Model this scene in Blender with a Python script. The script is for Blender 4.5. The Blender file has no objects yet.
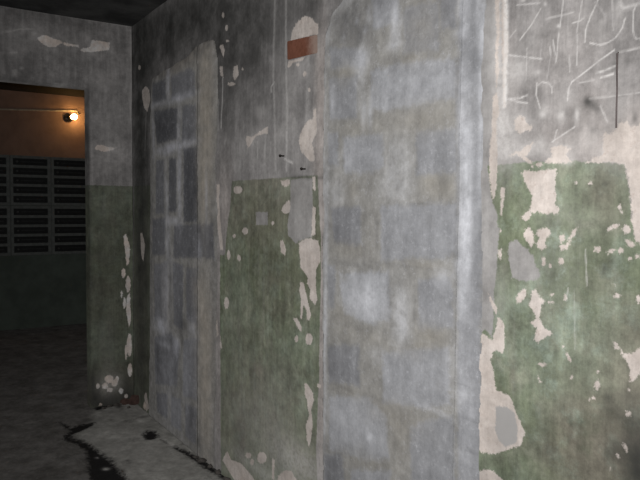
import bpy, bmesh, math, random
import numpy as np
from mathutils import Matrix, Vector

random.seed(7)
rng = np.random.default_rng(5)
scene = bpy.context.scene
col = scene.collection

# ------------------------------------------------------------------ camera
F = 656.0
HC = 1.370                      # camera height
D = 1.37                        # distance to the right-hand wall
XE = -4.47                      # end wall
XF = -7.72                      # far lobby wall
H = 2.567                        # ceiling height
v1 = Vector((-426, 38, -656)).normalized()      # -X in camera axes
v2 = Vector((1013, 25, -656)).normalized()      # +Y in camera axes
ex = -v1
ey = (v2 - v2.dot(ex) * ex).normalized()
ez = ex.cross(ey)
Rm = Matrix((ex, ey, ez))                       # camera -> world
cam_d = bpy.data.cameras.new('camera')
cam_d.sensor_width = 36.0
cam_d.lens = F / 640 * 36.0
cam_d.clip_start = 0.02
cam = bpy.data.objects.new('camera', cam_d)
cam.matrix_world = Matrix.Translation((0, 0, HC)) @ Rm.to_4x4()
col.objects.link(cam)
scene.camera = cam
RM = np.array(Rm)


def rays(pts):
    p = np.asarray(pts, float)
    c = np.stack([(p[:, 0] - 320) / F, (240 - p[:, 1]) / F, -np.ones(len(p))], 1)
    return c @ RM.T


def on_right(pts, y=D):         # photo point -> (X, Z) on the right-hand wall
    d = rays(pts)
    t = y / d[:, 1]
    return np.stack([t * d[:, 0], HC + t * d[:, 2]], 1)


def on_end(pts, x=XE):          # photo point -> (Y, Z) on a wall across the corridor
    d = rays(pts)
    t = x / d[:, 0]
    return np.stack([t * d[:, 1], HC + t * d[:, 2]], 1)


def on_floor(pts):
    d = rays(pts)
    t = -HC / d[:, 2]
    return np.stack([t * d[:, 0], t * d[:, 1]], 1)


def E(x, y, rx, ry=None, n=10):
    ry = ry or rx
    return [(x + rx * math.cos(a), y + ry * math.sin(a)) for a in np.linspace(0, 2 * math.pi, n, endpoint=False)]


# ------------------------------------------------------------------ distance fields on a grid
def sdf_poly(U, V, poly):
    P = np.asarray(poly, float)
    Q = np.roll(P, -1, 0)
    d2 = np.full(U.shape, 1e9)
    ins = np.zeros(U.shape, bool)
    for (ax, ay), (bx, by) in zip(P, Q):
        ex_, ey_ = bx - ax, by - ay
        L = ex_ * ex_ + ey_ * ey_ + 1e-12
        t = np.clip(((U - ax) * ex_ + (V - ay) * ey_) / L, 0, 1)
        d2 = np.minimum(d2, (U - ax - t * ex_) ** 2 + (V - ay - t * ey_) ** 2)
        if by != ay:
            c = ((ay > V) != (by > V)) & (U < (bx - ax) * (V - ay) / (by - ay) + ax)
            ins ^= c
    d = np.sqrt(d2)
    return np.where(ins, d, -d)


def near(us, vs, P, m):
    i0, i1 = np.searchsorted(us, [P[:, 0].min() - m, P[:, 0].max() + m])
    j0, j1 = np.searchsorted(vs, [P[:, 1].min() - m, P[:, 1].max() + m])
    return slice(i0, i1), slice(j0, j1)


CL = 0.06


def field(us, vs, polys, fn):
    out = np.full((len(us), len(vs)), -CL)
    for p in polys:
        P = fn(p)
        si, sj = near(us, vs, P, CL)
        U, V = np.meshgrid(us[si], vs[sj], indexing='ij')
        if U.size:
            out[si, sj] = np.maximum(out[si, sj], np.clip(sdf_poly(U, V, P), -CL, CL))
    return out


def lines_field(us, vs, lines, fn):
    """strokes: value 0..1, width in photo pixels turned to metres at the stroke"""
    out = np.zeros((len(us), len(vs)))
    for pts, w, a in lines:
        P = fn(pts)
        W = fn([(pts[0][0] + w, pts[0][1]), (pts[0][0], pts[0][1] + w)])
        wm = max(0.29 * (abs(W[0, 0] - P[0, 0]) + abs(W[1, 1] - P[0, 1])), 0.0020)
        si, sj = near(us, vs, P, 3 * wm)
        U, V = np.meshgrid(us[si], vs[sj], indexing='ij')
        if not U.size:
            continue
        d = np.full(U.shape, 9.0)
        for (ax, ay), (bx, by) in zip(P[:-1], P[1:]):
            ex_, ey_ = bx - ax, by - ay
            t = np.clip(((U - ax) * ex_ + (V - ay) * ey_) / (ex_ ** 2 + ey_ ** 2 + 1e-12), 0, 1)
            d = np.minimum(d, np.hypot(U - ax - t * ex_, V - ay - t * ey_))
        out[si, sj] = np.maximum(out[si, sj], 0.85 * a * np.clip(1.4 - d / wm, 0, 1))
    return out


def spots(us, vs, lst, fn):
    out = np.zeros((len(us), len(vs)))
    U, V = np.meshgrid(us, vs, indexing='ij')
    for x, y, rx, ry, a in lst:
        c, ax_, ay_ = fn([(x, y), (x + rx, y), (x, y + ry)])
        if abs(ax_[0] - c[0]) < 1e-9:
            continue
        su = max(abs(ax_[0] - c[0]), 0.003)
        sv = max(abs(ay_[1] - c[1]), 0.003)
        g = a * np.exp(-(((U - c[0]) / su) ** 2 + ((V - c[1]) / sv) ** 2))
        out = out + g * (1 - np.clip(out, 0, 1))
    return np.clip(out, 0, 1)


def wobble(us, vs, cell, amp):
    """smooth random relief (metres) on a grid"""
    nu = int((us[-1] - us[0]) / cell) + 3
    nv = int((vs[-1] - vs[0]) / cell) + 3
    R = rng.normal(0, 1, (nu, nv))
    a = (us - us[0]) / cell
    b = (vs - vs[0]) / cell
    i = a.astype(int)
    j = b.astype(int)
    s = lambda t: t * t * (3 - 2 * t)
    fa = s(a - i)[:, None]
    fb = s(b - j)[None]
    g = lambda p, q: R[np.ix_(i + p, j + q)]
    return amp * ((g(0, 0) * (1 - fa) + g(1, 0) * fa) * (1 - fb) + (g(0, 1) * (1 - fa) + g(1, 1) * fa) * fb)


def grid_mesh(name, us, vs, to3, depth, keep, attrs, skirt, mat, parent=None, smooth=True, back=False):
    """relief sheet: to3(U, V, h) -> xyz, 'keep' masks faces, border turned back by 'skirt' so it has thickness"""
    nu, nv = len(us), len(vs)
    U, V = np.meshgrid(us, vs, indexing='ij')
    idx = np.arange(nu * nv).reshape(nu, nv)
    q = np.stack([idx[:-1, :-1], idx[1:, :-1], idx[1:, 1:], idx[:-1, 1:]], -1)
    q = q[keep] if keep is not None else q.reshape(-1, 4)
    used, inv = np.unique(q, return_inverse=True)
    q = inv.reshape(-1, 4)
    co = to3(U.ravel()[used], V.ravel()[used], depth.ravel()[used])
    A = {k: v.ravel()[used] for k, v in attrs.items()}
    n = len(co)
    faces = [q]
    nfront = len(q)
    e = np.stack([q, np.roll(q, -1, 1)], -1).reshape(-1, 2)
    key = np.sort(e, 1)
    kk = key[:, 0].astype(np.int64) * n + key[:, 1]
    _, fi, cnt = np.unique(kk, return_index=True, return_counts=True)
    be = e[fi[cnt == 1]]
    if skirt:
        bv = np.unique(be)
        if back:
            bv = np.arange(n)
        m = np.full(n, -1)
        m[bv] = n + np.arange(len(bv))
        co2 = to3(U.ravel()[used][bv], V.ravel()[used][bv], np.full(len(bv), -skirt))
        co = np.concatenate([co, co2])
        for k in A:
            A[k] = np.concatenate([A[k], A[k][bv]])
        faces.append(np.stack([be[:, 1], be[:, 0], m[be[:, 0]], m[be[:, 1]]], 1))
        if back:
            faces.append(m[q][:, ::-1])
    faces = np.concatenate(faces)
    # face winding: make the sheet face outwards
    t = to3(np.array([0., 1, 0]), np.array([0., 0, 1]), np.zeros(3))
    nrm = np.cross(t[1] - t[0], t[2] - t[0])
    t2 = to3(np.array([0.]), np.array([0.]), np.array([1.]))[0] - t[0]
    if nrm @ t2 < 0:
        faces = faces[:, ::-1]
    me = bpy.data.meshes.new(name)
    me.vertices.add(len(co))
    me.vertices.foreach_set('co', co.astype(np.float32).ravel())
    me.loops.add(faces.size)
    me.polygons.add(len(faces))
    me.polygons.foreach_set('loop_start', np.arange(len(faces), dtype=np.int32) * 4)
    me.loops.foreach_set('vertex_index', faces.astype(np.int32).ravel())
    me.update(calc_edges=True)
    for k, v in A.items():
        a = me.attributes.new(k, 'FLOAT', 'POINT')
        a.data.foreach_set('value', v.astype(np.float32))
    sh = np.zeros(len(faces), bool)
    if skirt:
        sh[nfront:nfront + len(be)] = True
    sa = me.attributes.new('sharp_face', 'BOOLEAN', 'FACE')
    sa.data.foreach_set('value', sh)
    me.validate()
    me.materials.append(mat)
    o = bpy.data.objects.new(name, me)
    col.objects.link(o)
    if parent:
        o.parent = parent
    return o


# ------------------------------------------------------------------ node helper
class NT:
    def __init__(s, name):
        s.m = bpy.data.materials.new(name)
        s.m.use_nodes = True
        s.t = s.m.node_tree
        s.b = s.t.nodes['Principled BSDF']
        s.b.inputs['Specular IOR Level'].default_value = 0.25
        s.b.inputs['Diffuse Roughness'].default_value = 1.0
        tc = s.t.nodes.new('ShaderNodeTexCoord')
        s.oc = tc.outputs['Object']

    def set(s, sock, v):
        if hasattr(v, 'links'):
            s.t.links.new(v, sock)
        elif isinstance(v, (tuple, list)):
            sock.default_value = (*v, 1.0) if len(v) == 3 and sock.type == 'RGBA' else v
        else:
            sock.default_value = v

    def attr(s, n):
        a = s.t.nodes.new('ShaderNodeAttribute')
        a.attribute_name = n
        return a.outputs['Fac']

    def noise(s, scale, detail=3, rough=0.6, stretch=(1, 1, 1), off=0.0):
        mp = s.t.nodes.new('ShaderNodeMapping')
        mp.inputs['Scale'].default_value = stretch
        mp.inputs['Location'].default_value = (off, off * 1.7, off * 0.6)
        s.t.links.new(s.oc, mp.inputs[0])
        n = s.t.nodes.new('ShaderNodeTexNoise')
        n.inputs['Scale'].default_value = scale
        n.inputs['Detail'].default_value = detail
        n.inputs['Roughness'].default_value = rough
        s.t.links.new(mp.outputs[0], n.inputs['Vector'])
        return n.outputs[0]

    def math(s, op, a, b=0.0, clamp=False):
        n = s.t.nodes.new('ShaderNodeMath')
        n.operation = op
        n.use_clamp = clamp
        s.set(n.inputs[0], a)
        s.set(n.inputs[1], b)
        return n.outputs[0]

    def mr(s, v, a, b, c=0.0, d=1.0, smooth=True):
        n = s.t.nodes.new('ShaderNodeMapRange')
        n.interpolation_type = 'SMOOTHSTEP' if smooth else 'LINEAR'
        s.set(n.inputs[0], v)
        for i, x in enumerate((a, b, c, d)):
            n.inputs[i + 1].default_value = x
        return n.outputs[0]

    def mix(s, f, a, b):
        n = s.t.nodes.new('ShaderNodeMix')
        n.data_type = 'RGBA'
        s.set(n.inputs[0], f)
        s.set(n.inputs[6], a)
        s.set(n.inputs[7], b)
        return n.outputs[2]

    def edge(s, name, amp=0.006, w=0.002, scale=45):
        """crisp ragged mask from a distance attribute"""
        n = s.noise(scale, 4, 0.7, off=len(name))
        n2 = s.noise(scale * 3.3, 3, 0.7, off=len(name) + 4)
        d = s.math('ADD', s.math('MULTIPLY', s.math('SUBTRACT', n, 0.5), amp * 3), s.math('MULTIPLY', s.math('SUBTRACT', n2, 0.5), amp * 3.2))
        return s.mr(s.math('ADD', s.attr(name), d), -w, w)

    def grime(s, c, k=1.0, stretch=(14, 1, 1.2), kb=1.0):
        a = s.noise(24, 6, 0.8, off=11)
        b = s.noise(7, 6, 0.75, off=13)
        v = s.noise(2.6, 5, 0.7, stretch=stretch, off=17)
        f = s.math('MULTIPLY', s.mr(a, 0.34, 0.68, 1 - .26 * k, 1 + .20 * k, False), s.mr(b, 0.34, 0.68, 1 - .24 * k * kb, 1 + .18 * k * kb, False))
        f = s.math('MULTIPLY', f, s.mr(v, 0.34, 0.68, 1 - .16 * k, 1 + .12 * k, False))
        n = s.t.nodes.new('ShaderNodeVectorMath')
        n.operation = 'SCALE'
        s.set(n.inputs[0], c)
        s.set(n.inputs['Scale'], f)
        return n.outputs[0]

    def bump(s, h, strength=0.4, dist=0.004):
        b = s.t.nodes.new('ShaderNodeBump')
        b.inputs['Strength'].default_value = strength
        b.inputs['Distance'].default_value = dist
        s.set(b.inputs['Height'], h)
        s.t.links.new(b.outputs[0], s.b.inputs['Normal'])

    def out(s, c, rough=0.85):
        s.set(s.b.inputs['Base Color'], c)
        s.set(s.b.inputs['Roughness'], rough)
        return s.m


def plain(name, c, rough=0.7, metal=0.0, var=0.25, scale=20):
    n = NT(name)
    f = n.noise(scale, 4)
    lo = tuple(x * (1 - var) for x in c)
    hi = tuple(min(1, x * (1 + var)) for x in c)
    n.b.inputs['Metallic'].default_value = metal
    n.bump(f, 0.15, 0.003)
    return n.out(n.mix(n.mr(f, 0.3, 0.7), lo, hi), rough)


def painted_wall(name, stripes=(14, 1, 1.2), gain={}, rag=1.3):
    C = {k: tuple(min(.8, x * gain.get(k.split('_')[0], 1.0)) for x in v) for k, v in COL.items()}
    n = NT(name)
    big = n.noise(2.2, 4, 0.6)
    mid = n.noise(9, 5, 0.65, off=3)
    fine = n.noise(60, 3, 0.7, off=5)
    strk = n.noise(2.0, 4, 0.6, stretch=stripes, off=2)
    # old grey limewash, sooty and rubbed
    up = n.mix(n.mr(mid, 0.3, 0.72), C['grey_lo'], C['grey_hi'])
    up = n.mix(n.math('MULTIPLY', n.mr(strk, 0.42, 0.75), 0.45), up, C['grey_streak'])
    up = n.mix(n.math('MULTIPLY', n.attr('warm'), 0.8), up, n.mix(mid, C['warm_lo'], C['warm_hi']))
    # green oil paint
    gr = n.mix(n.mr(big, 0.35, 0.65), C['green_a'], C['green_b'])
    gr = n.mix(n.math('MULTIPLY', n.mr(mid, 0.45, 0.72), 0.8), gr, C['green_worn'])
    gr = n.mix(n.math('MULTIPLY', n.mr(n.noise(5, 6, 0.75, off=9), 0.5, 0.7), 0.75), gr, C['green_dirt'])
    gr = n.mix(n.math('MULTIPLY', n.mr(strk, 0.5, 0.78), 0.35), gr, C['green_grey'])
    gr = n.mix(n.math('MULTIPLY', n.mr(fine, 0.56, 0.72), 0.30), gr, C['green_dark'])
    gr = n.mix(n.math('MULTIPLY', n.attr('dull'), n.mr(mid, 0.3, 0.65, 0.55, 1.1), True), gr, n.mix(n.mr(mid, .4, .75), C['green_dull'], C['green_dirt']))
    gr = n.mix(n.math('MULTIPLY', n.mr(n.noise(11, 6, 0.75, off=21), 0.47, 0.66), n.math('ADD', 0.25, n.math('MULTIPLY', n.attr('fresh'), 0.6))), gr, C['green_light'])
    gr = n.grime(gr, 1.15, stripes)
    up = n.grime(up, 0.9, stripes)
    gm = n.edge('green', 0.004, 0.003, 30)
    c = n.mix(gm, up, gr)
    ce = n.mix(n.mr(mid, 0.3, 0.7), C['cem_lo'], C['cem_hi'])
    ce = n.grime(ce, 0.6, stripes)
    cm = n.edge('cement', 0.005, 0.003, 35)
    c = n.mix(cm, c, ce)
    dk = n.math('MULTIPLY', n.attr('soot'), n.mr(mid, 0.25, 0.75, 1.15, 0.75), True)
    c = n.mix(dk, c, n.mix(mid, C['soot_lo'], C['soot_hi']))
    pl = n.math('MULTIPLY', n.attr('pale'), n.mr(fine, 0.25, 0.7, 0.45, 1.0), True)
    c = n.mix(pl, c, C['pale'])
    cr = n.mix(n.mr(mid, 0.35, 0.7), C['cream_lo'], C['cream_hi'])
    cr = n.mix(n.math('MULTIPLY', n.mr(fine, 0.55, 0.75), 0.5), cr, C['cream_dirt'])
    pm = n.edge('peel', 0.0042 * rag, 0.0028, 42)
    cr = n.grime(cr, 0.6, stripes)
    c = n.mix(pm, c, cr)
    c = n.mix(n.edge('core', 0.004, 0.003, 50), c, n.mix(mid, C['core_lo'], C['core_hi']))
    sc = n.math('MULTIPLY', n.attr('scratch'), n.mr(fine, 0.3, 0.6, 0.35, 1.0), True)
    c = n.mix(sc, c, C['chalk'])
    c = n.mix(n.math('MULTIPLY', n.attr('soot'), n.mr(fine, 0.3, 0.7, 0.05, 0.4), True), c, C['soot_hi'])
    hgt = n.math('ADD', n.math('MULTIPLY', fine, 0.5), n.math('MULTIPLY', mid, 0.8))
    n.bump(hgt, 0.35, 0.004)
    return n.out(c, n.math('SUBTRACT', 0.9, n.math('MULTIPLY', gm, 0.25)))


COL = dict(
    grey_lo=(.185, .178, .176), grey_hi=(.275, .264, .262), grey_streak=(.36, .35, .345),
    warm_lo=(.30, .265, .25), warm_hi=(.42, .38, .36),
    green_a=(.130, .150, .098), green_b=(.190, .220, .165), green_worn=(.24, .245, .195),
    green_grey=(.23, .228, .205), green_dark=(.085, .092, .065), green_dull=(.20, .172, .148), green_dirt=(.105, .108, .080), green_light=(.25, .298, .25),
    cem_lo=(.23, .222, .218), cem_hi=(.30, .292, .288), pale=(.52, .505, .495),
    cream_lo=(.42, .375, .345), cream_hi=(.52, .475, .445), cream_dirt=(.33, .27, .24),
    core_lo=(.24, .235, .23), core_hi=(.31, .30, .295), chalk=(.58, .565, .555),
    soot_lo=(.018, .018, .017), soot_hi=(.05, .05, .048),
)


def empty(name, loc, label, cat, group=None):
    o = bpy.data.objects.new(name, None)
    o.location = loc
    o.empty_display_size = 0.1
    col.objects.link(o)
    tag(o, label, cat, group)
    return o


def tag(o, label, cat, group=None):
    o['label'] = label
    o['category'] = cat
    if group:
        o['group'] = group
    return o


def struct(o):
    o['kind'] = 'structure'
    return o


def bm_obj(name, bm, mat, parent=None, smooth=False, loc=None):
    me = bpy.data.meshes.new(name)
    bmesh.ops.recalc_face_normals(bm, faces=bm.faces[:])
    bm.to_mesh(me)
    bm.free()
    me.materials.append(mat)
    if smooth:
        for p in me.polygons:
            p.use_smooth = True
    o = bpy.data.objects.new(name, me)
    col.objects.link(o)
    if parent:
        o.parent = parent
    if loc:
        o.location = loc
    return o


def box(bm, x0, x1, y0, y1, z0, z1, bevel=0.0):
    r = bmesh.ops.create_cube(bm, size=1.0)
    vs = r['verts']
    for v in vs:
        v.co = Vector(((x0 + x1) / 2 + v.co.x * (x1 - x0), (y0 + y1) / 2 + v.co.y * (y1 - y0), (z0 + z1) / 2 + v.co.z * (z1 - z0)))
    if bevel:
        es = list({e for v in vs for e in v.link_edges})
        bmesh.ops.bevel(bm, geom=es, offset=bevel, segments=2, affect='EDGES', profile=0.6)


def tube(bm, pts, r, seg=8):
    rings = []
    pts = [Vector(p) for p in pts]
    for i, p in enumerate(pts):
        d = (pts[min(i + 1, len(pts) - 1)] - pts[max(i - 1, 0)]).normalized()
        a = d.cross(Vector((0.3, 0.2, 1)).normalized() if abs(d.z) < 0.9 else Vector((1, 0, 0))).normalized()
        b = d.cross(a)
        rr = r[i] if isinstance(r, (list, tuple)) else r
        rings.append([bm.verts.new(p + rr * (a * math.cos(2 * math.pi * k / seg) + b * math.sin(2 * math.pi * k / seg))) for k in range(seg)])
    for A, B in zip(rings[:-1], rings[1:]):
        for k in range(seg):
            bm.faces.new((A[k], A[(k + 1) % seg], B[(k + 1) % seg], B[k]))
    bm.faces.new(rings[0][::-1])
    bm.faces.new(rings[-1])


# ================================================================== RIGHT-HAND WALL
near_door = [(322.5, 560), (323, 480), (322.5, 250), (323.5, 120), (324, 60), (326, 32), (332, 14), (346, -3), (372, -18),
             (420, -38), (486, -70), (487, 0), (485, 60), (483.5, 120), (483, 200), (481.5, 335), (480, 480), (478, 700)]
far_door = [(149, 440), (149.5, 300), (150, 180), (150.5, 90), (152, 78), (170, 67), (188, 56), (196, 46), (205, 42), (214, 41),
            (217.5, 60), (217.5, 200), (217, 300), (214, 480)]

green_r = [
    [(134, 186), (219, 182), (318, 175.2), (330, 175), (495.5, 165), (511, 163.5), (532, 161.8), (563, 162.5), (575, 160.5), (588, 162), (624, 164),
     (627, 177), (630, 195), (631, 217), (635, 240), (645, 247), (700, 250), (1200, 200), (1200, 1500), (480, 800), (325, 560), (134, 420)],
]
peel_r = [
    [(587, 163), (594, 158), (603, 155), (603, 140), (605, 132), (612, 134), (617, 128), (620, 123), (627, 121), (630, 126), (645, 122), (700, 118), (700, 252), (645, 250), (640, 244), (635, 240), (631, 217), (630, 195), (627, 177), (624, 165), (615, 162.5), (600, 162)],
    [(545, 163), (549, 158), (553, 157), (551, 148), (556, 146), (566, 146), (572, 149), (566, 154), (570, 160), (575, 162), (563, 163)], [(512, 152), (516, 151), (520, 154), (530, 160), (532, 164), (528, 163), (520, 157)],
    # right-hand bay
    [(502, -60), (507, -60), (506, 0), (508.5, 45), (506, 70), (505, 107), (503, 107), (502.5, 70), (501.5, 40)], [(495, -40), (499, -40), (499, 10), (500, 30), (498, 48), (499, 70), (496.5, 88), (495, 60), (497, 30), (495, 10)], [(493, 96), (497, 92), (499, 110), (496, 125), (497, 150), (496.5, 180), (494, 200), (491, 195), (489, 178), (489, 155), (491, 130)],
    [(521, 173), (524, 170), (540, 171), (547, 169), (556, 169), (555, 180), (556, 195), (555, 205), (559, 208), (558, 214), (548, 214), (537, 212), (531, 213), (530, 219), (526, 221), (521, 218), (525, 214), (529, 210), (531, 203), (532, 196), (527, 189), (524, 180)],
    [(525, 229), (529, 227), (533, 234), (534, 242), (531, 248), (527, 243), (524, 236)],
    [(537, 231), (542, 227), (547, 228), (551, 233), (547, 237), (545, 241), (546, 247), (541, 250), (537, 246), (536, 243), (539, 238), (536, 235)],
    [(573, 228), (578, 227), (575, 233), (571, 239), (569, 245), (567, 249), (560, 250), (559, 246), (565, 245), (568, 238), (571, 234)],
    [(560, 235), (564, 234), (564, 240), (560, 243), (558, 238)],
    [(542, 256), (545, 257), (545, 266), (541, 266)], E(561, 261, 2.4, 3), E(550, 266, 1.5, 2), E(597, 249, 3, 3.2), E(620, 251, 3.8, 3), E(637, 256, 3, 2), E(630, 259, 1.6, 2),
    [(607, 229), (610, 226), (613, 224), (618, 223), (617, 227), (612, 230), (608, 231)],
    [(622, 227), (626, 225), (630, 229), (628, 234), (624, 234)],
    [(606, 252), (611, 249), (614, 250), (611, 253), (607, 254)],
    [(624, 240), (628, 240), (633, 244), (638, 246), (635, 247), (628, 246)],
    E(619, 207, 1.6, 2), E(621, 212, 1.6, 1.6), E(590, 183.5, 2, 1.3), E(576, 183, 1.6, 1.3),
    [(516, 297), (519, 292), (523, 289), (526, 290), (525, 296), (521, 302), (517, 303)],
    [(532, 290), (536, 290), (538, 296), (545, 300), (541, 306), (540, 313), (539, 318), (544, 328), (551, 333), (546, 337), (540, 340), (538, 343), (533, 340), (535, 335), (536, 328), (531, 325), (530, 323), (535, 319), (533, 310), (529, 306), (530, 300)],
    E(551, 295, 2, 1.2), E(551, 302, 3, 1.8), E(564, 298, 1.6, 2.5), E(616, 296, 3.6, 2), E(614, 286, 1.3), E(638, 300, 2.4, 4.5), E(562, 347, 1.2, 1.5),
    [(613, 343), (615, 342), (618, 348), (614, 349)],
    [(620, 349), (623, 353), (630, 353), (640, 349), (660, 347), (658, 375), (640, 372), (634, 381), (630, 382), (629, 368), (625, 360), (620, 354)],
    [(565, 353), (568, 355), (572, 361), (568, 362)], [(538, 364), (542, 362), (546, 365), (542, 366)], E(569, 361, 1.8, 1),
    [(598, 379), (600, 384), (598, 391), (595, 389), (594, 384)], E(594, 398, 2, 1.2), E(590, 399, 1.4, 1), E(598, 372, 1.2), E(629, 390, 1.6, 2), E(629, 413, 2.4, 3),
    [(623, 443), (627, 445), (628, 451), (625, 453)], [(608, 464), (613, 469), (610, 470)], E(618, 456, 1.4), E(571, 377, 1.6, 2),
    [(538, 374), (540, 378), (542, 383), (540, 382)],
    [(500, 190), (502, 188), (505, 188), (504, 194), (503, 205), (502, 215), (500, 215), (501, 200)],
    [(498, 250), (502, 249), (501, 260), (499, 258)], E(500, 231, 1.2, 2.4),
    [(487, 292), (489, 294), (494, 304), (497, 308), (496, 315), (493, 310)],
    # long ragged strip beside the near doorway
    [(481, 333), (488, 337), (492, 340), (495, 330), (497, 317), (501, 319), (504, 326), (505, 345), (503, 353), (497, 350), (493, 352), (491, 360), (495, 375), (496, 390), (510, 395), (515, 407), (520, 420), (525, 432), (521, 445), (507, 450), (495, 454), (480, 452), (476, 420), (477, 370)],
    [(478, 471), (490, 469), (495, 472), (503, 480), (508, 495), (478, 500)],
    [(514, 120), (518, 116), (524, 117), (526, 123), (530, 125), (533, 125), (530, 131), (525, 130), (519, 134), (514, 129)],
    [(519, 151), (525, 147), (532, 143), (530, 149), (527, 155), (522, 157), (515, 155), (508, 156), (514, 153)],
    E(540, 164.5, 3.5, 2), E(532, 166, 1, 2),
    # middle bay, between the doorways
    [(287, 202), (290, 200), (291, 206), (290, 213), (286, 214), (281, 210), (284, 205)],
    [(281, 181), (290, 179), (291, 184), (286, 187), (282, 185)],
    [(299, 243), (303, 240), (311, 238), (318, 241), (320, 252), (320, 262), (316, 268), (315, 277), (316, 290), (317, 300), (315, 305), (309, 298), (310, 290), (306, 283), (308, 278), (304, 273), (300, 268), (299, 255)],
    [(300, 281), (303, 283), (306, 296), (309, 307), (311, 315), (309, 321), (306, 320), (307, 312), (303, 305), (302, 320), (300, 318), (301, 300), (299, 290)],
    [(293, 318), (297, 318), (302, 328), (301, 332), (298, 329)], E(309, 339, 3.6, 6), E(296.5, 339, 1.8, 3.5), E(226.5, 303, 2.4, 6),
    [(217, 318), (218.5, 335), (216, 337), (214.5, 330)], [(220, 335), (222, 348), (220, 350)],
    [(312.5, 177), (315.5, 177), (316, 190), (314, 191)], [(313, 206), (316, 208), (315.5, 235), (312, 236)],
    [(280, 240), (283, 240), (286, 250), (285, 256), (281, 252)], E(273, 223, 2, 1.8), E(245, 231, 3, 3.6), E(234, 236, 1.8, 2), E(228.5, 255, 1.8, 5), E(238, 190, 4.5, 4.2),
    E(239, 258, 2, 3.4), [(217, 184), (220, 184), (219, 204), (221, 228), (223, 250), (220, 250), (217.5, 228), (216.5, 204)],
    [(305, 383), (308, 384), (313, 393), (314, 400), (311, 410), (313, 425), (311, 440), (309, 448), (307, 440), (306, 425), (309, 415), (307, 400), (305, 393)],
    E(319, 386, 2, 2), [(222, 460), (227, 451), (231, 460), (240, 463), (247, 470), (258, 485), (262, 500), (240, 490), (228, 470)],
    [(278, 476), (285, 470), (292, 471), (297, 480), (296, 520), (276, 500)], E(262, 458, 5, 6), E(248, 455.5, 3, 3.2), [(272.5, 458), (275, 460), (274, 480), (272, 478)], E(252, 462, 2, 3),
    [(291, 40), (292, 32), (296, 24), (302, 18), (307, 16), (312, 18), (315, 23), (318, 24), (318, 34), (305, 37), (292, 41)],
    [(289, 61), (305, 57), (303, 60), (293, 63), (290, 68), (288, 67)],
    E(223, 15, 1.4, 3), E(227, 28, 1.8, 3), E(228, 41, 2, 1.3), [(219, 46), (223, 44), (225, 50), (223, 57), (221, 52)],
    [(209, 53), (212, 52), (215, 60), (217, 66), (213, 65), (210, 60)], [(219, 66), (222, 66), (223, 78), (220, 75)],
    [(233, 67), (237, 65), (238, 75), (234, 81), (232, 76)], E(231, 84, 4, 2), E(242, 69, 1.2), E(298, 65, 1.8, 2), E(305, 74, 1.8, 3), E(309, 90, 1.4, 2),
    [(313.5, 110), (316, 108), (316, 118), (317, 130), (316, 135), (312, 143), (314, 150), (315, 160), (311, 162), (306, 156), (302, 152), (299, 143), (300, 134), (304, 125), (308, 120), (313, 119)],
    [(247, 136), (253, 137), (262, 130), (268, 126), (268, 134), (262, 134), (256, 137), (251, 145), (248, 148), (246, 140)],
    # far bay by the corner
    [(142, 90), (146, 86), (149, 90), (150, 100), (147, 112), (144, 108), (142, 98)], E(139.5, 67.5, 1.4, 2.4),
    [(140, 233), (142, 233), (145, 245), (143, 262), (141, 255)], [(144, 395), (146, 392), (149, 408), (146, 412)],
]
core_r = [
    [(496, 406), (507, 407), (514, 412), (518, 427), (517, 442), (506, 447), (499, 441), (495, 430), (496, 417)],
]
cement_r = [
    [(478, -60), (494, -60), (496, 45), (492, 100), (489, 130), (486, 155), (488, 175), (492, 200), (496, 210), (499, 230), (498, 250), (496, 275), (494, 290), (493, 320), (492, 338), (486, 330), (478, 333)],
    [(509, 243), (516, 240), (520, 244), (528, 250), (533, 256), (536, 266), (540, 274), (539, 279), (525, 281), (512, 278), (510, 265), (508, 252)],
    [(291, 180), (300, 178.5), (313, 178), (313, 190), (313.5, 215), (312, 237), (302, 240), (296, 243), (289, 236), (288, 225), (290, 212), (291, 200)],
    [(256, 212), (268, 212), (268, 225), (256, 225)],
]
ungreen_r = [
    [(212, 170), (233, 170), (231, 200), (229, 215), (227, 230), (225, 255), (220, 255), (220, 320), (221, 480), (205, 480)],
    [(318, 170), (330, 170), (330, 570), (321, 570), (317, 470), (316, 450), (319, 380), (320, 300), (321, 240), (319, 200)],
]
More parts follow.
